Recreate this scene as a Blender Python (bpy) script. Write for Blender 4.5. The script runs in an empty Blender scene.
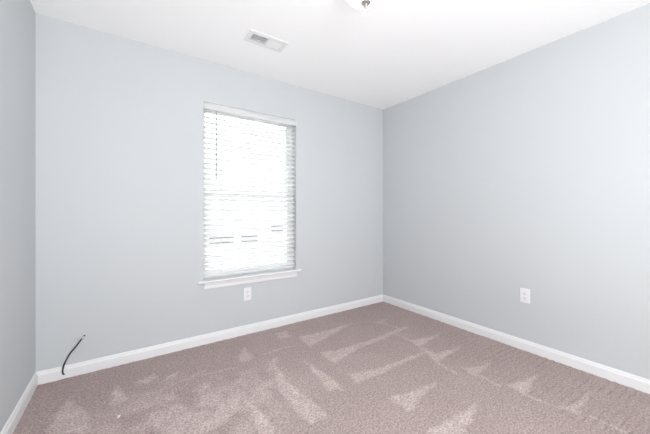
import bpy, bmesh, math, random
import numpy as np
from mathutils import Vector, Matrix

C = bpy.context.scene.collection
SC = bpy.context.scene
random.seed(4)

# ------------------------------------------------------------------ camera
H = 1.13                                   # lens height above the carpet
cam = bpy.data.cameras.new('camera')
cam.sensor_width = 36.0
cam.lens = 36.0 * 290.0 / 650.0            # about 16 mm
cam.shift_y = -4.5 / 650.0
cam.clip_start = 0.02
cam_o = bpy.data.objects.new('camera', cam)
C.objects.link(cam_o)
cam_o.location = (0, 0, H)
cam_o.rotation_euler = (math.radians(90), 0, math.radians(55.7 - 90))
SC.camera = cam_o

# ------------------------------------------------------------------ sky (bright overcast)
world = bpy.data.worlds.new('overcast_sky')
SC.world = world
world.use_nodes = True
bg = world.node_tree.nodes['Background']
bg.inputs['Color'].default_value = (0.96, 0.985, 1.0, 1)
bg.inputs['Strength'].default_value = 6.0

# ------------------------------------------------------------------ room lights
def area(name, loc, rot, sx, sy, power, color=(1, 1, 1), portal=False):
    l = bpy.data.lights.new(name, 'AREA')
    l.shape = 'RECTANGLE'; l.size = sx; l.size_y = sy
    l.energy = power; l.color = color
    o = bpy.data.objects.new(name, l); C.objects.link(o)
    o.location = loc; o.rotation_euler = rot
    if portal: l.cycles.is_portal = True
    return o
# the window lets the sky in
area('window_portal', (0.99, 2.79, 1.32), (math.radians(-90), 0, 0), 0.9, 1.54, 1, portal=True)
# the photographer's flash, bounced off the ceiling behind the camera
area('bounce_flash', (0.30, -0.45, 0.40), (math.radians(180), 0, 0), 0.5, 0.5, 44, (0.975, 0.992, 1.0))
# added soft fill behind the camera, in front of the solid front wall
area('rear_fill_light', (0.60, -1.80, 1.05), (math.radians(90), 0, 0), 0.8, 2.0, 69, (0.975, 0.992, 1.0))

SC.view_settings.view_transform = 'Standard'
SC.view_settings.look = 'None'
SC.view_settings.gamma = 1.0
SC.view_settings.use_curve_mapping = False
SC.view_settings.exposure = 0.01
SC.cycles.use_denoising = True
SC.cycles.max_bounces = 14
SC.cycles.diffuse_bounces = 8
SC.cycles.transparent_max_bounces = 16

# ------------------------------------------------------------------ materials
def mat(name, color, rough=0.6, spec=0.3, metal=0.0, bump=None, var=None, emit=None):
    m = bpy.data.materials.new(name); m.use_nodes = True
    nt = m.node_tree; b = nt.nodes['Principled BSDF']
    b.inputs['Base Color'].default_value = (*color, 1)
    b.inputs['Roughness'].default_value = rough
    b.inputs['Specular IOR Level'].default_value = spec
    b.inputs['Metallic'].default_value = metal
    tc = nt.nodes.new('ShaderNodeTexCoord')
    if var:                                  # (scale, amount): gentle mottling of the thing's own colour
        n = nt.nodes.new('ShaderNodeTexNoise'); n.inputs['Scale'].default_value = var[0]
        n.inputs['Detail'].default_value = 4
        nt.links.new(tc.outputs['Object'], n.inputs['Vector'])
        mx = nt.nodes.new('ShaderNodeMix'); mx.data_type = 'RGBA'
        mx.inputs[6].default_value = (*[c * (1 - var[1]) for c in color], 1)
        mx.inputs[7].default_value = (*[min(1, c * (1 + var[1])) for c in color], 1)
        nt.links.new(n.outputs['Fac'], mx.inputs[0])
        nt.links.new(mx.outputs[2], b.inputs['Base Color'])
    if bump:                                 # (scale, strength, distance)
        n = nt.nodes.new('ShaderNodeTexNoise'); n.inputs['Scale'].default_value = bump[0]
        n.inputs['Detail'].default_value = 3
        nt.links.new(tc.outputs['Object'], n.inputs['Vector'])
        bp = nt.nodes.new('ShaderNodeBump'); bp.inputs['Strength'].default_value = bump[1]
        bp.inputs['Distance'].default_value = bump[2]
        nt.links.new(n.outputs['Fac'], bp.inputs['Height'])
        nt.links.new(bp.outputs['Normal'], b.inputs['Normal'])
    if emit:
        b.inputs['Emission Color'].default_value = (*emit[0], 1)
        b.inputs['Emission Strength'].default_value = emit[1]
    return m

M = {}
M['paint'] = mat('pale_blue_grey_paint', (0.572, 0.594, 0.608), 0.55, 0.25, bump=(420, 0.06, 0.001))
M['ceiling'] = mat('white_ceiling_paint', (0.94, 0.94, 0.94), 0.85, 0.1, bump=(38, 0.25, 0.003))
M['trim'] = mat('white_trim_paint', (0.80, 0.80, 0.81), 0.35, 0.4)
M['vinyl'] = mat('white_vinyl', (0.80, 0.81, 0.82), 0.4, 0.4)
M['slat'] = mat('white_slat', (0.88, 0.88, 0.88), 0.4, 0.4)
_n = M['slat'].node_tree; _t = _n.nodes.new('ShaderNodeBsdfTranslucent'); _t.inputs['Color'].default_value = (0.9, 0.9, 0.9, 1)
_x = _n.nodes.new('ShaderNodeMixShader'); _x.inputs[0].default_value = 0.45      # thin white vinyl lets daylight glow through
_n.links.new(_n.nodes['Principled BSDF'].outputs[0], _x.inputs[1]); _n.links.new(_t.outputs[0], _x.inputs[2])
_n.links.new(_x.outputs[0], _n.nodes['Material Output'].inputs['Surface'])
M['cord'] = mat('white_cord', (0.75, 0.75, 0.74), 0.8, 0.1)
M['wand'] = mat('clear_grey_wand', (0.52, 0.53, 0.54), 0.3, 0.5)
M['plate'] = mat('white_plate_plastic', (0.82, 0.82, 0.84), 0.35, 0.4)
M['slot'] = mat('dark_slot', (0.10, 0.10, 0.11), 0.6, 0.2)
M['screw'] = mat('painted_screw', (0.62, 0.62, 0.63), 0.4, 0.4)
M['black'] = mat('black_cable_jacket', (0.016, 0.018, 0.022), 0.45, 0.35)
M['steel'] = mat('nickel_connector', (0.66, 0.66, 0.65), 0.3, 0.5, metal=0.9)
M['nickel'] = mat('brushed_nickel', (0.50, 0.47, 0.44), 0.35, 0.5, metal=0.9)
M['bowl'] = mat('frosted_lit_glass', (0.9, 0.89, 0.86), 0.35, 0.4, emit=((1.0, 0.965, 0.91), 1.8))
M['register'] = mat('white_enamel_register', (0.80, 0.80, 0.80), 0.4, 0.35)
M['duct'] = mat('galvanised_duct', (0.30, 0.30, 0.30), 0.6, 0.3)
M['scrap'] = mat('white_scrap', (0.85, 0.82, 0.78), 0.8, 0.1)
M['siding'] = mat('pale_siding', (0.80, 0.79, 0.77), 0.7, 0.2)
M['shingle'] = mat('pale_shingle', (0.55, 0.55, 0.55), 0.9, 0.1, var=(30, 0.2))
M['dark_glass'] = mat('house_window_glass', (0.05, 0.052, 0.055), 0.25, 0.4)
M['lawn'] = mat('pale_dry_ground', (0.62, 0.62, 0.58), 0.9, 0.1, var=(3, 0.1))

g = bpy.data.materials.new('clear_glass'); g.use_nodes = True
nt = g.node_tree; nt.nodes.clear()
out = nt.nodes.new('ShaderNodeOutputMaterial'); mix = nt.nodes.new('ShaderNodeMixShader')
tr = nt.nodes.new('ShaderNodeBsdfTransparent'); gl = nt.nodes.new('ShaderNodeBsdfGlossy')
fr = nt.nodes.new('ShaderNodeFresnel'); fr.inputs['IOR'].default_value = 1.45
gl.inputs['Roughness'].default_value = 0.02; tr.inputs['Color'].default_value = (0.95, 0.97, 0.97, 1)
nt.links.new(fr.outputs[0], mix.inputs[0]); nt.links.new(tr.outputs[0], mix.inputs[1])
nt.links.new(gl.outputs[0], mix.inputs[2]); nt.links.new(mix.outputs[0], out.inputs[0])
M['glass'] = g

# carpet: two shades of pile, mixed by how the pile lies after the vacuum cleaner ("nap"), plus yarn grain
cm = bpy.data.materials.new('mauve_taupe_carpet'); cm.use_nodes = True
nt = cm.node_tree; b = nt.nodes['Principled BSDF']
b.inputs['Roughness'].default_value = 0.95; b.inputs['Specular IOR Level'].default_value = 0.05
b.inputs['Sheen Weight'].default_value = 0.15; b.inputs['Sheen Roughness'].default_value = 0.6
tc = nt.nodes.new('ShaderNodeTexCoord')
at = nt.nodes.new('ShaderNodeAttribute'); at.attribute_name = 'nap'
mx = nt.nodes.new('ShaderNodeMix'); mx.data_type = 'RGBA'
mx.inputs[6].default_value = (0.285, 0.208, 0.193, 1)     # nap -0.55, grooves
mx.inputs[7].default_value = (0.615, 0.508, 0.485, 1)
rm = nt.nodes.new('ShaderNodeMapRange'); rm.inputs['From Min'].default_value = -0.55; rm.inputs['From Max'].default_value = 1.0
nt.links.new(at.outputs['Fac'], rm.inputs['Value']); nt.links.new(rm.outputs[0], mx.inputs[0])
def noise(scale, detail, rough=0.6):
    n = nt.nodes.new('ShaderNodeTexNoise'); n.inputs['Scale'].default_value = scale
    n.inputs['Detail'].default_value = detail; n.inputs['Roughness'].default_value = rough
    nt.links.new(tc.outputs['Object'], n.inputs['Vector']); return n
n1 = noise(95, 3, 0.8)
mr = nt.nodes.new('ShaderNodeMapRange')
mr.inputs['From Min'].default_value = 0.28; mr.inputs['From Max'].default_value = 0.72
mr.inputs['To Min'].default_value = 0.38; mr.inputs['To Max'].default_value = 1.54
nt.links.new(n1.outputs['Fac'], mr.inputs['Value'])
mul = nt.nodes.new('ShaderNodeMix'); mul.data_type = 'RGBA'; mul.blend_type = 'MULTIPLY'
mul.inputs[0].default_value = 1.0
nt.links.new(mx.outputs[2], mul.inputs[6]); nt.links.new(mr.outputs[0], mul.inputs[7])
nt.links.new(mul.outputs[2], b.inputs['Base Color'])
n2 = noise(220, 3)
bp = nt.nodes.new('ShaderNodeBump'); bp.inputs['Strength'].default_value = 0.6; bp.inputs['Distance'].default_value = 0.004
nt.links.new(n2.outputs['Fac'], bp.inputs['Height']); nt.links.new(bp.outputs['Normal'], b.inputs['Normal'])
M['carpet'] = cm

# ------------------------------------------------------------------ helpers
def box(bm, x0, x1, y0, y1, z0, z1, bevel=0.0, seg=2, m=None):
    v = [bm.verts.new((x, y, z)) for x in (x0, x1) for y in (y0, y1) for z in (z0, z1)]
    q = [(0, 1, 3, 2), (4, 6, 7, 5), (0, 4, 5, 1), (2, 3, 7, 6), (0, 2, 6, 4), (1, 5, 7, 3)]
    f = [bm.faces.new([v[i] for i in k]) for k in q]
    if bevel:
        e = list({ed for fa in f for ed in fa.edges})
        r = bmesh.ops.bevel(bm, geom=e, offset=bevel, segments=seg, affect='EDGES', profile=0.5)
        v = list({vv for fa in r['faces'] for vv in fa.verts} | {x for x in v if x.is_valid})
    if m is not None:
        bmesh.ops.transform(bm, matrix=m, verts=v)
    return v

def extrude_profile(bm, prof, p0, p1, up=Vector((0, 0, 1)), out=None):
    """sweep a closed 2-D profile (o, z) from p0 to p1; o runs along `out`"""
    p0, p1 = Vector(p0), Vector(p1); out = Vector(out)
    a = [bm.verts.new(p0 + out * o + up * z) for o, z in prof]
    c = [bm.verts.new(p1 + out * o + up * z) for o, z in prof]
    n = len(prof)
    for i in range(n):
        bm.faces.new((a[i], a[(i + 1) % n], c[(i + 1) % n], c[i]))
    bm.faces.new(a); bm.faces.new(c[::-1])

def tube(bm, pts, r, n=10, smooth_sub=0):
    pts = [Vector(p) for p in pts]
    if smooth_sub:                            # Catmull-Rom
        q = []
        P = [pts[0] * 2 - pts[1]] + pts + [pts[-1] * 2 - pts[-2]]
        for i in range(1, len(P) - 2):
            for k in range(smooth_sub):
                t = k / smooth_sub
                q.append(0.5 * ((2 * P[i]) + (P[i + 1] - P[i - 1]) * t + (2 * P[i - 1] - 5 * P[i] + 4 * P[i + 1] - P[i + 2]) * t * t
                                + (3 * P[i] - P[i - 1] - 3 * P[i + 1] + P[i + 2]) * t ** 3))
        pts = q + [pts[-1]]
    rings = []
    u = None
    for i, p in enumerate(pts):
        d = (pts[min(i + 1, len(pts) - 1)] - pts[max(i - 1, 0)]).normalized()
        if u is None:
            u = d.orthogonal().normalized()
        u = (u - d * u.dot(d)).normalized(); w = d.cross(u)
        rr = r[i] if isinstance(r, (list, tuple)) else r
        rings.append([bm.verts.new(p + (u * math.cos(2 * math.pi * k / n) + w * math.sin(2 * math.pi * k / n)) * rr) for k in range(n)])
    for A, B in zip(rings, rings[1:]):
        for k in range(n):
            bm.faces.new((A[k], A[(k + 1) % n], B[(k + 1) % n], B[k]))
    bm.faces.new(rings[0][::-1]); bm.faces.new(rings[-1])

def lathe(bm, prof, n=48, centre=(0, 0, 0)):
    cx, cy, cz = centre
    rings = []
    for r, z in prof:
        if r < 1e-6: rings.append([bm.verts.new((cx, cy, cz + z))])
        else: rings.append([bm.verts.new((cx + r * math.cos(2 * math.pi * k / n), cy + r * math.sin(2 * math.pi * k / n), cz + z)) for k in range(n)])
    for A, B in zip(rings, rings[1:]):
        for k in range(n):
            k2 = (k + 1) % n
            if len(A) == 1 and len(B) == 1: continue
            if len(A) == 1: bm.faces.new((A[0], B[k2], B[k]))
            elif len(B) == 1: bm.faces.new((A[k], A[k2], B[0]))
            else: bm.faces.new((A[k], A[k2], B[k2], B[k]))

def obj(name, bm, m, parent=None, smooth=False):
    bmesh.ops.recalc_face_normals(bm, faces=bm.faces)
    me = bpy.data.meshes.new(name); bm.to_mesh(me); bm.free()
    me.materials.append(m)
    if smooth:
        for p in me.polygons: p.use_smooth = True
        try: me.set_sharp_from_angle(angle=math.radians(38))
        except Exception: pass
    o = bpy.data.objects.new(name, me); C.objects.link(o)
    if parent: o.parent = parent
    return o

def struct(name, bm, m, smooth=False):
    o = obj(name, bm, m, None, smooth); o['kind'] = 'structure'; return o

def thing(name, label, cat, loc=(0, 0, 0), rot=(0, 0, 0), group=None):
    o = bpy.data.objects.new(name, None); C.objects.link(o)
    o.empty_display_size = 0.1
    o.location = loc; o.rotation_euler = rot
    o['label'] = label; o['category'] = cat
    if group: o['group'] = group
    return o

def B(): return bmesh.new()

# ------------------------------------------------------------------ the room
XL, XR, YB, YF, ZC = -0.497, 2.70, 2.642, -1.90, 2.44
T = 0.14
WX0, WX1, WZ0, WZ1 = 0.540, 1.442, 0.545, 2.083      # window opening in the back wall

bm = B()                                              # back wall, one mesh with the opening cut through
def wall_with_hole(bm, x0, x1, z0, z1, hx0, hx1, hz0, hz1, ya, yb):
    xs, zs = [x0, hx0, hx1, x1], [z0, hz0, hz1, z1]
    g = {}
    for y in (ya, yb):
        for i, x in enumerate(xs):
            for k, z in enumerate(zs): g[i, k, y] = bm.verts.new((x, y, z))
    for i in range(3):
        for k in range(3):
            if (i, k) == (1, 1): continue
            for y in (ya, yb):
                bm.faces.new([g[i, k, y], g[i + 1, k, y], g[i + 1, k + 1, y], g[i, k + 1, y]])
    ring = [(1, 1), (2, 1), (2, 2), (1, 2)]
    for a, c in zip(ring, ring[1:] + ring[:1]):
        bm.faces.new([g[(*a, ya)], g[(*c, ya)], g[(*c, yb)], g[(*a, yb)]])
    o = [(i, 0) for i in range(4)] + [(3, k) for k in range(1, 4)] + [(i, 3) for i in (2, 1, 0)] + [(0, k) for k in (2, 1)]
    for a, c in zip(o, o[1:] + o[:1]):
        bm.faces.new([g[(*a, ya)], g[(*c, ya)], g[(*c, yb)], g[(*a, yb)]])
wall_with_hole(bm, XL - T, XR + T, -0.02, ZC + 0.02, WX0, WX1, WZ0, WZ1, YB, YB + T)
struct('wall_back', bm, M['paint'])
bm = B(); box(bm, XR, XR + T, YF, YB, -0.02, ZC + 0.02); struct('wall_right', bm, M['paint'])
bm = B(); box(bm, XL - T, XL, YF, YB, -0.02, ZC + 0.02); struct('wall_left', bm, M['paint'])
bm = B(); box(bm, XL - T, XR + T, YF - T, YF, -0.02, ZC + 0.02); struct('wall_front', bm, M['paint'])
# ceiling, with the hole of the air register
VX0, VX1, VY0, VY1 = 0.755, 1.007, 2.040, 2.134
bm = B()
wall_with_hole(bm, XL - T, XR + T, YF - T, YB + T, VX0, VX1, VY0, VY1, 0, 0.1)
for v in bm.verts: v.co = Vector((v.co.x, v.co.z, ZC + v.co.y))
struct('ceiling', bm, M['ceiling'])

# carpet ----------------------------------------------------------------------
NAP = [   # patches where the pile leans the other way: strokes of the vacuum cleaner and tread marks, floor metres
 [(-0.289, 2.347), (-0.244, 2.196), (-0.172, 2.086), (-0.144, 1.889), (-0.346, 2.027), (-0.328, 2.154)],
 [(-0.061, 2.315), (-0.093, 2.113), (-0.035, 2.09), (0.003, 2.114)],
 [(0.032, 2.291), (0.161, 2.347), (0.174, 2.278), (0.097, 2.247)],
 [(0.186, 2.213), (0.293, 2.303), (0.29, 2.228), (0.228, 2.213)],
 [(0.087, 1.9), (0.243, 1.906), (0.353, 1.738), (0.373, 1.613), (0.328, 1.567), (0.138, 1.697), (0.1, 1.798)],
 [(0.589, 1.858), (0.562, 1.678), (0.454, 1.602), (0.328, 1.567), (0.29, 1.593), (0.35, 1.673)],
 [(0.589, 1.858), (0.615, 1.609), (0.639, 1.44), (0.661, 1.34), (0.551, 1.415), (0.565, 1.603)],
 [(0.631, 1.967), (0.653, 1.951), (0.614, 1.894), (0.583, 1.902)],
 [(0.911, 2.015), (0.891, 1.746), (0.899, 1.597), (0.926, 1.327), (0.807, 1.325), (0.79, 1.45), (0.794, 1.597), (0.805, 1.75)],
 [(1.119, 1.926), (1.083, 1.673), (1.067, 1.507), (1.147, 1.465), (1.147, 1.644)],
 [(1.288, 1.945), (1.276, 1.739), (1.419, 1.787), (1.598, 1.827), (1.88, 1.841), (2.289, 1.903), (2.249, 1.931), (1.836, 1.896), (1.552, 1.901), (1.401, 1.909)],
 [(1.271, 1.589), (1.251, 1.46), (1.429, 1.466), (1.647, 1.461), (1.84, 1.462), (2.048, 1.477), (1.833, 1.504), (1.614, 1.509), (1.418, 1.535)],
 [(1.313, 1.243), (1.321, 1.098), (1.495, 1.142), (1.717, 1.176), (1.568, 1.191), (1.429, 1.211)],
 [(1.268, 0.926), (1.314, 0.936), (1.476, 0.924), (1.728, 0.914), (1.523, 0.854), (1.396, 0.814), (1.322, 0.865)],
 [(2.01, 1.172), (1.985, 1.057), (2.128, 1.083), (2.272, 1.104), (2.12, 1.122)],
 [(2.055, 0.891), (2.047, 0.796), (2.36, 0.831), (2.187, 0.862)],
 [(2.061, 0.618), (2.089, 0.544), (2.41, 0.566), (2.183, 0.582)],
 [(2.009, 1.535), (1.931, 1.319), (2.319, 1.379), (2.037, 1.414)],
 [(2.055, 1.685), (2.033, 1.574), (2.394, 1.619), (2.215, 1.65)],
 [(2.112, 2.166), (2.297, 2.175), (2.284, 2.149), (2.1, 2.125)],
 [(1.288, 2.307), (1.271, 2.071), (1.466, 2.149), (1.706, 2.227), (1.899, 2.294), (1.5, 2.282)],
 [(1.143, 2.485), (1.259, 2.489), (1.233, 2.358), (1.123, 2.357)],
 [(0.705, 2.246), (0.811, 2.396), (0.795, 2.301), (0.819, 2.186), (0.742, 2.147), (0.704, 2.173)],
 [(0.844, 2.008), (0.968, 2.104), (0.961, 2.034), (0.837, 1.885), (0.824, 1.925)],
]
NAPW = [0.75, 0.8, 0.75, 0.75, 0.7, 0.85, 0.85, 0.7, 0.8, 0.75, 0.65, 0.65, 0.7, 0.75, 0.7, 0.85, 0.7, 0.7, 0.65, 0.45, 0.65, 0.55, 0.6, 0.5]
RIDGE = [[(0.074, 2.076), (0.473, 2.196)], [(1.949, 1.378), (1.907, 1.171)], [(2.022, 1.077), (2.0, 0.909)], [(2.04, 0.788), (2.056, 0.616)],
 [(2.123, 0.501), (2.117, 0.363)], [(2.074, 1.864), (2.034, 1.476)], [(2.157, 2.168), (2.194, 1.908)], [(0.877, 2.186), (1.139, 2.195)], [(0.416, 2.143), (0.653, 2.105)]]

def carpet():
    rng = np.random.default_rng(7)
    step = 0.006
    nx, ny = int((XR - XL) / step) + 1, int((YB - YF) / step) + 1
    xs, ys = np.linspace(XL, XR, nx), np.linspace(YF, YB, ny)
    X, Y = np.meshgrid(xs, ys, indexing='ij')
    def vnoise(cell):                        # smooth value noise, -1..1
        gx, gy = int((XR - XL) / cell) + 3, int((YB - YF) / cell) + 3
        G = rng.uniform(-1, 1, (gx, gy))
        u, v = (X - XL) / cell, (Y - YF) / cell
        i, k = u.astype(int), v.astype(int); fu, fv = u - i, v - k
        fu, fv = fu * fu * (3 - 2 * fu), fv * fv * (3 - 2 * fv)
        return (G[i, k] * (1 - fu) + G[i + 1, k] * fu) * (1 - fv) + (G[i, k + 1] * (1 - fu) + G[i + 1, k + 1] * fu) * fv
    wx = X + 0.010 * vnoise(0.06) + 0.007 * vnoise(0.02)
    wy = Y + 0.010 * vnoise(0.06) + 0.007 * vnoise(0.02)
    def segd(px, py, a, c):
        ax, ay = a; cx, cy = c
        t = np.clip(((px - ax) * (cx - ax) + (py - ay) * (cy - ay)) / ((cx - ax) ** 2 + (cy - ay) ** 2 + 1e-9), 0, 1)
        return np.hypot(px - ax - t * (cx - ax), py - ay - t * (cy - ay))
    nap = np.zeros_like(X)
    for P, w in zip(NAP, NAPW):
        ins = np.zeros(X.shape, bool); dist = np.full(X.shape, 9.0)
        for a, c in zip(P, P[1:] + P[:1]):
            dist = np.minimum(dist, segd(wx, wy, a, c))
            cond = (a[1] > wy) != (c[1] > wy)
            xi = (c[0] - a[0]) * (wy - a[1]) / (c[1] - a[1] + 1e-12) + a[0]
            ins ^= cond & (wx < xi)
        sd = np.where(ins, dist, -dist)
        nap = np.maximum(nap, w * np.clip(0.5 + sd / 0.028, 0, 1))
    for a, c in RIDGE:
        nap = np.maximum(nap, 0.55 * np.clip(1.3 - segd(wx, wy, a, c) / 0.012, 0, 1))
    # trodden area at the front left: loosely mixed pile
    fl = np.clip(1 - np.hypot((X - 0.30) / 0.75, (Y - 1.75) / 0.55), 0, 1)
    nap = np.maximum(nap, np.clip(fl * 1.1 * (0.42 + 0.85 * vnoise(0.10) + 0.4 * vnoise(0.04)), 0, 0.75))
    nap = nap * (0.85 + 0.25 * vnoise(0.035)) + 0.05 * vnoise(0.25) + 0.04 * vnoise(0.08)
    nap += 0.10 * np.clip(1 - np.abs(X - 0.95) / 1.1, 0, 1)          # nap value rises gently towards the middle of the floor
    # raked rows along the right wall: shallow grooves in the pile
    ang = math.radians(-2.9)
    v = -X * math.sin(ang) + Y * math.cos(ang) + 0.004 * vnoise(0.15)
    sel = np.clip((X - 1.95) / 0.15, 0, 1) * np.clip((1.75 - Y) / 0.4, 0, 1)
    ph = np.abs(((v / 0.043) % 1) - 0.5) * 2
    groove = np.clip(1.0 - ph / 0.34, 0, 1) * sel * np.clip(0.6 + 0.7 * vnoise(0.10), 0, 1)
    Z = 0.0018 * rng.uniform(-1, 1, X.shape) + 0.0018 * vnoise(0.02) - 0.004 * groove + 0.003 * nap
    nap = np.clip(nap - 0.36 * groove, -0.55, 1) 
    verts = np.stack([X, Y, Z], -1).reshape(-1, 3)
    idx = np.arange(nx * ny).reshape(nx, ny)
    faces = np.stack([idx[:-1, :-1], idx[1:, :-1], idx[1:, 1:], idx[:-1, 1:]], -1).reshape(-1, 4)
    me = bpy.data.meshes.new('floor')
    me.vertices.add(len(verts)); me.vertices.foreach_set('co', verts.astype(np.float32).ravel())
    me.loops.add(faces.size); me.loops.foreach_set('vertex_index', faces.astype(np.int32).ravel())
    me.polygons.add(len(faces)); me.polygons.foreach_set('loop_start', np.arange(0, faces.size, 4, dtype=np.int32))
    me.update(calc_edges=True); me.validate()
    me.polygons.foreach_set('use_smooth', np.ones(len(faces), bool))
    a = me.attributes.new('nap', 'FLOAT', 'POINT'); a.data.foreach_set('value', nap.astype(np.float32).ravel())
    me.materials.append(M['carpet'])
    o = bpy.data.objects.new('floor', me); C.objects.link(o); o['kind'] = 'structure'
carpet()

# baseboards ------------------------------------------------------------------
BP = [(0, -0.01), (0.014, -0.01), (0.014, 0.058), (0.0125, 0.064), (0.0095, 0.068), (0.0085, 0.076), (0.006, 0.082), (0, 0.084)]
bm = B(); extrude_profile(bm, BP, (XL, YB, 0), (XR, YB, 0), out=(0, -1, 0)); struct('baseboard_back', bm, M['trim'])
bm = B(); extrude_profile(bm, BP, (XR, YB, 0), (XR, YF, 0), out=(-1, 0, 0)); struct('baseboard_right', bm, M['trim'])
bm = B(); extrude_profile(bm, BP, (XL, YF, 0), (XL, YB, 0), out=(1, 0, 0)); struct('baseboard_left', bm, M['trim'])

# ------------------------------------------------------------------ window
FY0, FY1 = YB + 0.078, YB + T                         # vinyl frame sits in the outer half of the wall
ZM = 1.290
bm = B()
w, wl, wr = 0.025, 0.010, 0.034                     # the frame sits a little off centre behind the drywall return
box(bm, WX0, WX0 + wl, FY0, FY1, WZ0, WZ1, 0.003); box(bm, WX1 - wr, WX1, FY0, FY1, WZ0, WZ1, 0.003)
box(bm, WX0 + wl, WX1 - wr, FY0, FY1, WZ1 - w, WZ1, 0.003); box(bm, WX0 + wl, WX1 - wr, FY0, FY1, WZ0, WZ0 + w, 0.003)
win = struct('window_1', bm, M['vinyl'])
def sash(name, z0, z1, y0, y1):
    bm = B(); s = 0.028
    x0, x1 = WX0 + wl, WX1 - wr
    box(bm, x0, x0 + s, y0, y1, z0, z1, 0.003); box(bm, x1 - s, x1, y0, y1, z0, z1, 0.003)
    box(bm, x0 + s, x1 - s, y0, y1, z1 - s, z1, 0.003); box(bm, x0 + s, x1 - s, y0, y1, z0, z0 + s, 0.003)
    o = obj(name, bm, M['vinyl'], win)
    bm = B(); ym = (y0 + y1) / 2
    box(bm, x0 + s - 0.004, x1 - s + 0.004, ym - 0.002, ym + 0.002, z0 + s - 0.004, z1 - s + 0.004)
    obj('pane', bm, M['glass'], o)
    return o
sash('upper_sash', ZM - 0.020, WZ1 - w, FY0 + 0.034, FY0 + 0.058)
sash('lower_sash', WZ0 + w, ZM + 0.020, FY0 + 0.006, FY0 + 0.031)
bm = B()                                               # stool with rounded nose
STP = [(-0.078, 0.0), (0.026, 0.0), (0.0305, 0.003), (0.033, 0.010), (0.0305, 0.017), (0.026, 0.020), (-0.078, 0.020)]
extrude_profile(bm, [(o, z) for o, z in STP if o > -0.01] + [(-0.0, 0.020), (-0.0, 0.0)], (WX0 - 0.046, YB, WZ0 - 0.021), (WX1 + 0.046, YB, WZ0 - 0.021), out=(0, -1, 0))
box(bm, WX0 + 0.001, WX1 - 0.001, YB, FY0 + 0.002, WZ0 - 0.001, WZ0 + 0.0005)
obj('window_sill', bm, M['trim'], win)
bm = B()
AP = [(0, 0), (0.008, 0), (0.011, 0.006), (0.010, 0.030), (0.014, 0.038), (0.016, 0.055), (0, 0.055)]
extrude_profile(bm, AP, (WX0 + 0.006, YB, WZ0 - 0.076), (WX1 + 0.004, YB, WZ0 - 0.076), out=(0, -1, 0))
obj('apron', bm, M['trim'], win)

# ------------------------------------------------------------------ blind
BX0, BX1 = WX0 + 0.006, WX1 - 0.006
SY = YB + 0.044                                       # slat centre line
bl = thing('window_blind', 'white horizontal slat blind covering the window, slats tilted open', 'blind', (0.99, SY, WZ1))
def blobj(name, bm, m, smooth=False):
    o = obj(name, bm, m, bl, smooth); o.matrix_parent_inverse = Matrix.Translation((-0.99, -SY, -WZ1)); return o
bm = B(); box(bm, BX0, BX1, SY - 0.022, SY + 0.026, 2.032, WZ1 - 0.003, 0.002)
blobj('head_rail', bm, M['slat'])
bm = B()
VP = [(0, 0), (0.010, 0.0), (0.012, 0.006), (0.010, 0.014), (0.010, 0.040), (0.013, 0.047), (0.012, 0.054), (0, 0.054)]
extrude_profile(bm, VP, (WX0 + 0.001, YB + 0.007, 2.024), (WX1 + 0.000, YB + 0.007, 2.024), out=(0, -1, 0))
box(bm, WX0 + 0.001, WX0 + 0.007, YB + 0.007, YB + 0.03, 2.026, 2.076); box(bm, WX1 - 0.007, WX1 - 0.001, YB + 0.007, YB + 0.03, 2.026, 2.076)
blobj('valance', bm, M['slat'])
PITCH, TILT = 0.0452, math.radians(38)
bm = B()
zs = []
z = 2.010
while z > 0.60:
    zs.append(z); z -= PITCH
for z in zs:
    jit = random.uniform(-0.0004, 0.0004)
    m = Matrix.Translation((0, SY, z + jit)) @ Matrix.Rotation(TILT + random.uniform(-0.004, 0.004), 4, 'X')
    n = 6; top, bot = [], []
    for k in range(n + 1):
        y = -0.025 + 0.05 * k / n; cz = 0.0022 * (1 - (2 * k / n - 1) ** 2)
        top.append((y, cz + 0.0014)); bot.append((y, cz - 0.0014))
    prof = top + bot[::-1]
    a = [bm.verts.new(m @ Vector((BX0, y, q))) for y, q in prof]; c = [bm.verts.new(m @ Vector((BX1, y, q))) for y, q in prof]
    for i in range(len(prof)):
        bm.faces.new((a[i], a[(i + 1) % len(prof)], c[(i + 1) % len(prof)], c[i]))
    bm.faces.new(a); bm.faces.new(c[::-1])
blobj('slats', bm, M['slat'])
bm = B(); box(bm, BX0, BX1, SY - 0.025, SY + 0.025, 0.566, 0.584, 0.004)
blobj('bottom_rail', bm, M['slat'])
for x in (0.695, 0.99, 1.285):                        # string ladders, front and back string with a rung under each slat
    bm = B()
    for dy in (-0.0275, 0.0275): tube(bm, [(x, SY + dy, 2.03), (x, SY + dy, 0.575)], 0.0011, 6)
    for z in zs: tube(bm, [(x, SY - 0.0275, z - 0.004), (x, SY + 0.0275, z - 0.0035)], 0.0006, 4)
    blobj('ladder_cord', bm, M['cord'])
bm = B()
tube(bm, [(0.650, YB + 0.006, 2.020), (0.650, YB + 0.006, 1.432)], 0.0066, 8)
tube(bm, [(0.650, YB + 0.006, 1.440), (0.650, YB + 0.006, 1.425)], 0.0074, 8)
wd = blobj('tilt_wand', bm, M['wand']); wd['label'] = 'grey tilt wand'
for x in (1.318, 1.326):
    bm = B(); tube(bm, [(x, YB + 0.012, 2.02), (x - 0.001, YB + 0.014, 1.2)], 0.0011, 6)
    tube(bm, [(x - 0.001, YB + 0.014, 1.20), (x - 0.001, YB + 0.014, 1.165)], [0.0025, 0.006], 8)
    blobj('lift_cord', bm, M['cord'])

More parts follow.
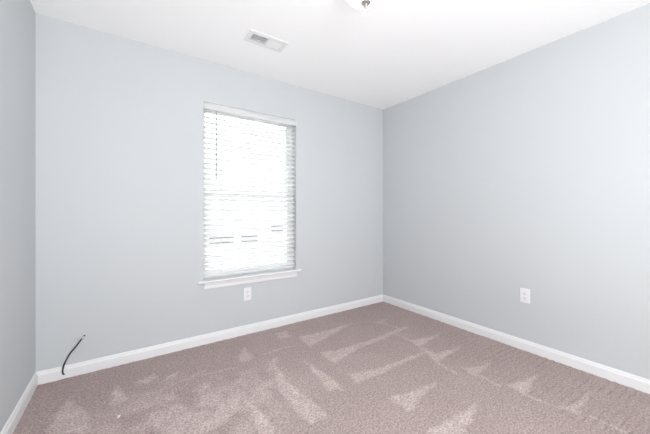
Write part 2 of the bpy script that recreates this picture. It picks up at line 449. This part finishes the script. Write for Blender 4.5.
# ------------------------------------------------------------------ wall outlets
def outlet(label, loc, rz):
    t = thing('electrical_outlet', label, 'outlet', loc, (0, 0, rz), 'wall outlets')
    bm = B(); box(bm, -0.036, 0.036, -0.006, 0.0, -0.059, 0.059, 0.0025, 3)
    obj('cover_plate', bm, M['plate'], t, True)
    for dz in (0.0195, -0.0195):
        bm = B()
        n = 28; ring = []
        for k in range(n):
            a = 2 * math.pi * k / n
            ring.append((0.0172 * math.cos(a), max(-0.0135, min(0.0135, 0.0172 * math.sin(a)))))
        f = [bm.verts.new((x, -0.0085, dz + q)) for x, q in ring]; r = [bm.verts.new((x * 1.04, -0.0055, dz + q * 1.04)) for x, q in ring]
        bm.faces.new(f)
        for i in range(n): bm.faces.new((f[i], f[(i + 1) % n], r[(i + 1) % n], r[i]))
        rc = obj('receptacle', bm, M['plate'], t)
        bm = B()
        box(bm, -0.0075, -0.0050, -0.0089, -0.0075, dz - 0.002, dz + 0.0075); box(bm, 0.0050, 0.0075, -0.0089, -0.0075, dz - 0.001, dz + 0.0065)
        tube(bm, [(0, -0.0089, dz - 0.0075), (0, -0.0075, dz - 0.0075)], 0.0030, 10)
        obj('slots', bm, M['slot'], rc)
    bm = B(); tube(bm, [(0, -0.0075, 0), (0, -0.005, 0)], 0.0032, 12)
    obj('screw', bm, M['screw'], t)
    return t
outlet('white duplex outlet on the back wall just under the window', (0.926, YB, 0.372), 0)
outlet('white duplex outlet low on the right wall, away from the window', (XR, 1.042, 0.447), math.radians(-90))

# ------------------------------------------------------------------ ceiling register
VR = thing('ceiling_vent', 'white rectangular air register set in the ceiling', 'vent', (0.88, 2.087, ZC))
def vobj(name, bm, m):
    o = obj(name, bm, m, VR); o.matrix_parent_inverse = Matrix.Translation((-0.88, -2.087, -ZC)); return o
bm = B()                                               # stamped face: sloping rim round two openings
ox0, ox1, oy0, oy1 = 0.725, 1.037, 2.008, 2.166
def ringface(bm, A, Bq):
    for i in range(4):
        k = (i + 1) % 4; bm.faces.new((A[i], A[k], Bq[k], Bq[i]))
def rect(bm, x0, x1, y0, y1, z): return [bm.verts.new(p) for p in ((x0, y0, z), (x1, y0, z), (x1, y1, z), (x0, y1, z))]
r0 = rect(bm, ox0, ox1, oy0, oy1, ZC); r1 = rect(bm, ox0 + .002, ox1 - .002, oy0 + .002, oy1 - .002, ZC - .004)
r2 = rect(bm, ox0 + .012, ox1 - .012, oy0 + .012, oy1 - .012, ZC - .006); r3 = rect(bm, VX0 + .004, VX1 - .004, VY0 + .004, VY1 - .004, ZC - .006)
r4 = rect(bm, VX0 + .004, VX1 - .004, VY0 + .004, VY1 - .004, ZC + .010)
for A, Q in ((r0, r1), (r1, r2), (r2, r3), (r3, r4)): ringface(bm, A, Q)
box(bm, 0.877, 0.889, VY0, VY1, ZC - 0.006, ZC + 0.010)
vobj('face_frame', bm, M['register'])
bm = B()                                               # left bank: short fins opening towards the window side
for k in range(8):
    x = VX0 + 0.012 + k * 0.0148
    box(bm, -0.0006, 0.0006, VY0 + .004, VY1 - .004, -0.009, 0.009, m=Matrix.Translation((x, 0, ZC + 0.004)) @ Matrix.Rotation(math.radians(28), 4, 'Y'))
for q in (0.33, 0.66):
    y = VY0 + (VY1 - VY0) * q; box(bm, VX0 + .004, 0.878, y - .0012, y + .0012, ZC - 0.005, ZC - 0.002)
vobj('louver_bank', bm, M['register'])
bm = B()                                               # right bank: long blades facing the room
for k in range(7):
    y = VY0 + 0.010 + k * 0.0125
    box(bm, 0.888, VX1 - .004, -0.0006, 0.0006, -0.010, 0.010, m=Matrix.Translation((0, y, ZC + 0.003)) @ Matrix.Rotation(math.radians(42), 4, 'X'))
vobj('louver_bank', bm, M['register'])
bm = B(); box(bm, VX0 - .004, VX1 + .004, VY0 - .004, VY1 + .004, ZC + 0.05, ZC + 0.056)
vobj('damper', bm, M['duct'])
for x in (0.735, 1.027):
    bm = B(); tube(bm, [(x, 2.087, ZC - 0.0065), (x, 2.087, ZC - 0.003)], 0.0035, 10); vobj('screw', bm, M['screw'])

# ------------------------------------------------------------------ ceiling lamp
LX, LY = 1.108, 1.217
cl = thing('ceiling_light', 'lit frosted glass dome lamp with nickel finial on the ceiling', 'light', (LX, LY, ZC))
bm = B(); lathe(bm, [(0, 0), (0.085, 0), (0.112, -0.004), (0.118, -0.016), (0.112, -0.034), (0.10, -0.040), (0, -0.040)])
obj('base_pan', bm, M['nickel'], cl, True)
bm = B(); prof = []
R0, zr, zb = 0.123, -0.052, -0.128
prof.append((R0 - 0.006, zr)); prof.append((R0, zr - 0.003))
for k in range(1, 15):
    a = math.pi / 2 * k / 14
    prof.append((R0 * math.cos(a) if k < 14 else 0, zr - 0.004 + (zb - zr) * math.sin(a)))
prof = [(0, zr)] + prof
lathe(bm, prof, 64); obj('glass_bowl', bm, M['bowl'], cl, True)
bm = B(); lathe(bm, [(0, -0.122), (0.022, -0.127), (0.028, -0.133), (0.022, -0.139), (0.010, -0.142), (0.0075, -0.147), (0.0105, -0.152), (0.0105, -0.158), (0.006, -0.164), (0.003, -0.167), (0, -0.1675)], 24)
fo = obj('finial', bm, M['nickel'], cl, True); fo['label'] = 'nickel finial'

# ------------------------------------------------------------------ cable and scrap
cx = [(-0.3527, 2.634, 0.0251), (-0.3584, 2.616, 0.0415), (-0.3591, 2.610, 0.068), (-0.3523, 2.608, 0.1006), (-0.3391, 2.608, 0.1339),
      (-0.3191, 2.609, 0.1725), (-0.2928, 2.612, 0.2058), (-0.2702, 2.617, 0.2378), (-0.2590, 2.621, 0.2530)]
ca = thing('coaxial_cable', 'short black cable sticking up out of the baseboard in the left corner', 'cable', cx[0])
off = Matrix.Translation(-Vector(cx[0]))
bm = B(); tube(bm, cx, 0.0044, 12, 6); o = obj('jacket', bm, M['black'], ca, True); o.matrix_parent_inverse = off
bm = B(); p = Vector(cx[-1]); d = (Vector((-0.2418, 2.630, 0.2747)) - p).normalized()
tube(bm, [p - d * 0.004, p + d * 0.008], 0.0042, 12); tube(bm, [p + d * 0.008, p + d * 0.016], 0.0050, 6)
co = obj('connector', bm, M['steel'], ca); co.matrix_parent_inverse = off; co['label'] = 'silver end connector'
bm = B(); tube(bm, [p + d * 0.0155, p + d * 0.024], 0.0048, 10)
tp = obj('end_cap', bm, M['black'], ca); tp.matrix_parent_inverse = off

bm = B(); pts = [(-0.017, -0.004), (-0.004, 0.006), (0.010, 0.010), (0.018, 0.004), (0.006, -0.004), (-0.010, -0.009)]
a = [bm.verts.new((x, y, 0.003 + 0.004 * math.sin(i * 1.7))) for i, (x, y) in enumerate(pts)]; c = [bm.verts.new((v.co.x, v.co.y, v.co.z + 0.004)) for v in a]
bm.faces.new(a[::-1]); bm.faces.new(c)
for i in range(6): bm.faces.new((a[i], a[(i + 1) % 6], c[(i + 1) % 6], c[i]))
s = obj('paper_scrap', bm, M['scrap']); s.location = (-0.037, 1.96, 0.001); s.rotation_euler = (0, 0, math.radians(55))
s['label'] = 'tiny white scrap lying on the carpet near the left corner'; s['category'] = 'scrap'

# ------------------------------------------------------------------ outside: a pale house across the yard
bm = B(); box(bm, -14, 22, YB + T + 0.05, 34, -3.1, -3.0)
struct('ground', bm, M['lawn'])
HY = 8.0
hs = thing('neighbouring_house', 'pale neighbouring house seen through the blind slats', 'house', (3.0, HY, -3.0))
hoff = Matrix.Translation((-3.0, -HY, 3.0))
def hobj(name, bm, m, par=None):
    o = obj(name, bm, m, par or hs)
    if not par: o.matrix_parent_inverse = hoff
    return o
bm = B(); box(bm, -2.5, 9.5, HY, HY + 8, -3.0, 1.3)
hobj('wall', bm, M['siding'])
bm = B()
a = [bm.verts.new(q) for q in ((-2.9, HY - 0.4, 1.25), (9.9, HY - 0.4, 1.25), (9.9, HY + 8.4, 1.25), (-2.9, HY + 8.4, 1.25))]
r = [bm.verts.new(q) for q in ((-2.9, HY + 4, 3.1), (9.9, HY + 4, 3.1))]
bm.faces.new((a[0], a[1], r[1], r[0])); bm.faces.new((a[2], a[3], r[0], r[1])); bm.faces.new((a[0], r[0], a[3])); bm.faces.new((a[1], a[2], r[1])); bm.faces.new(a[::-1])
hobj('roof', bm, M['shingle'])
for x0, x1, z0, z1 in ((1.75, 2.43, 0.20, 0.50), (2.60, 3.12, 0.20, 0.50), (3.50, 3.92, 0.50, 0.80)):
    bm = B(); fw = 0.05
    box(bm, x0 - fw, x0, HY - 0.03, HY + 0.01, z0 - fw, z1 + fw); box(bm, x1, x1 + fw, HY - 0.03, HY + 0.01, z0 - fw, z1 + fw)
    box(bm, x0, x1, HY - 0.03, HY + 0.01, z1, z1 + fw); box(bm, x0, x1, HY - 0.03, HY + 0.01, z0 - fw, z0)
    wf = hobj('window', bm, M['vinyl'])
    bm = B(); box(bm, x0, x1, HY - 0.012, HY - 0.002, z0, z1); obj('pane', bm, M['dark_glass'], wf)
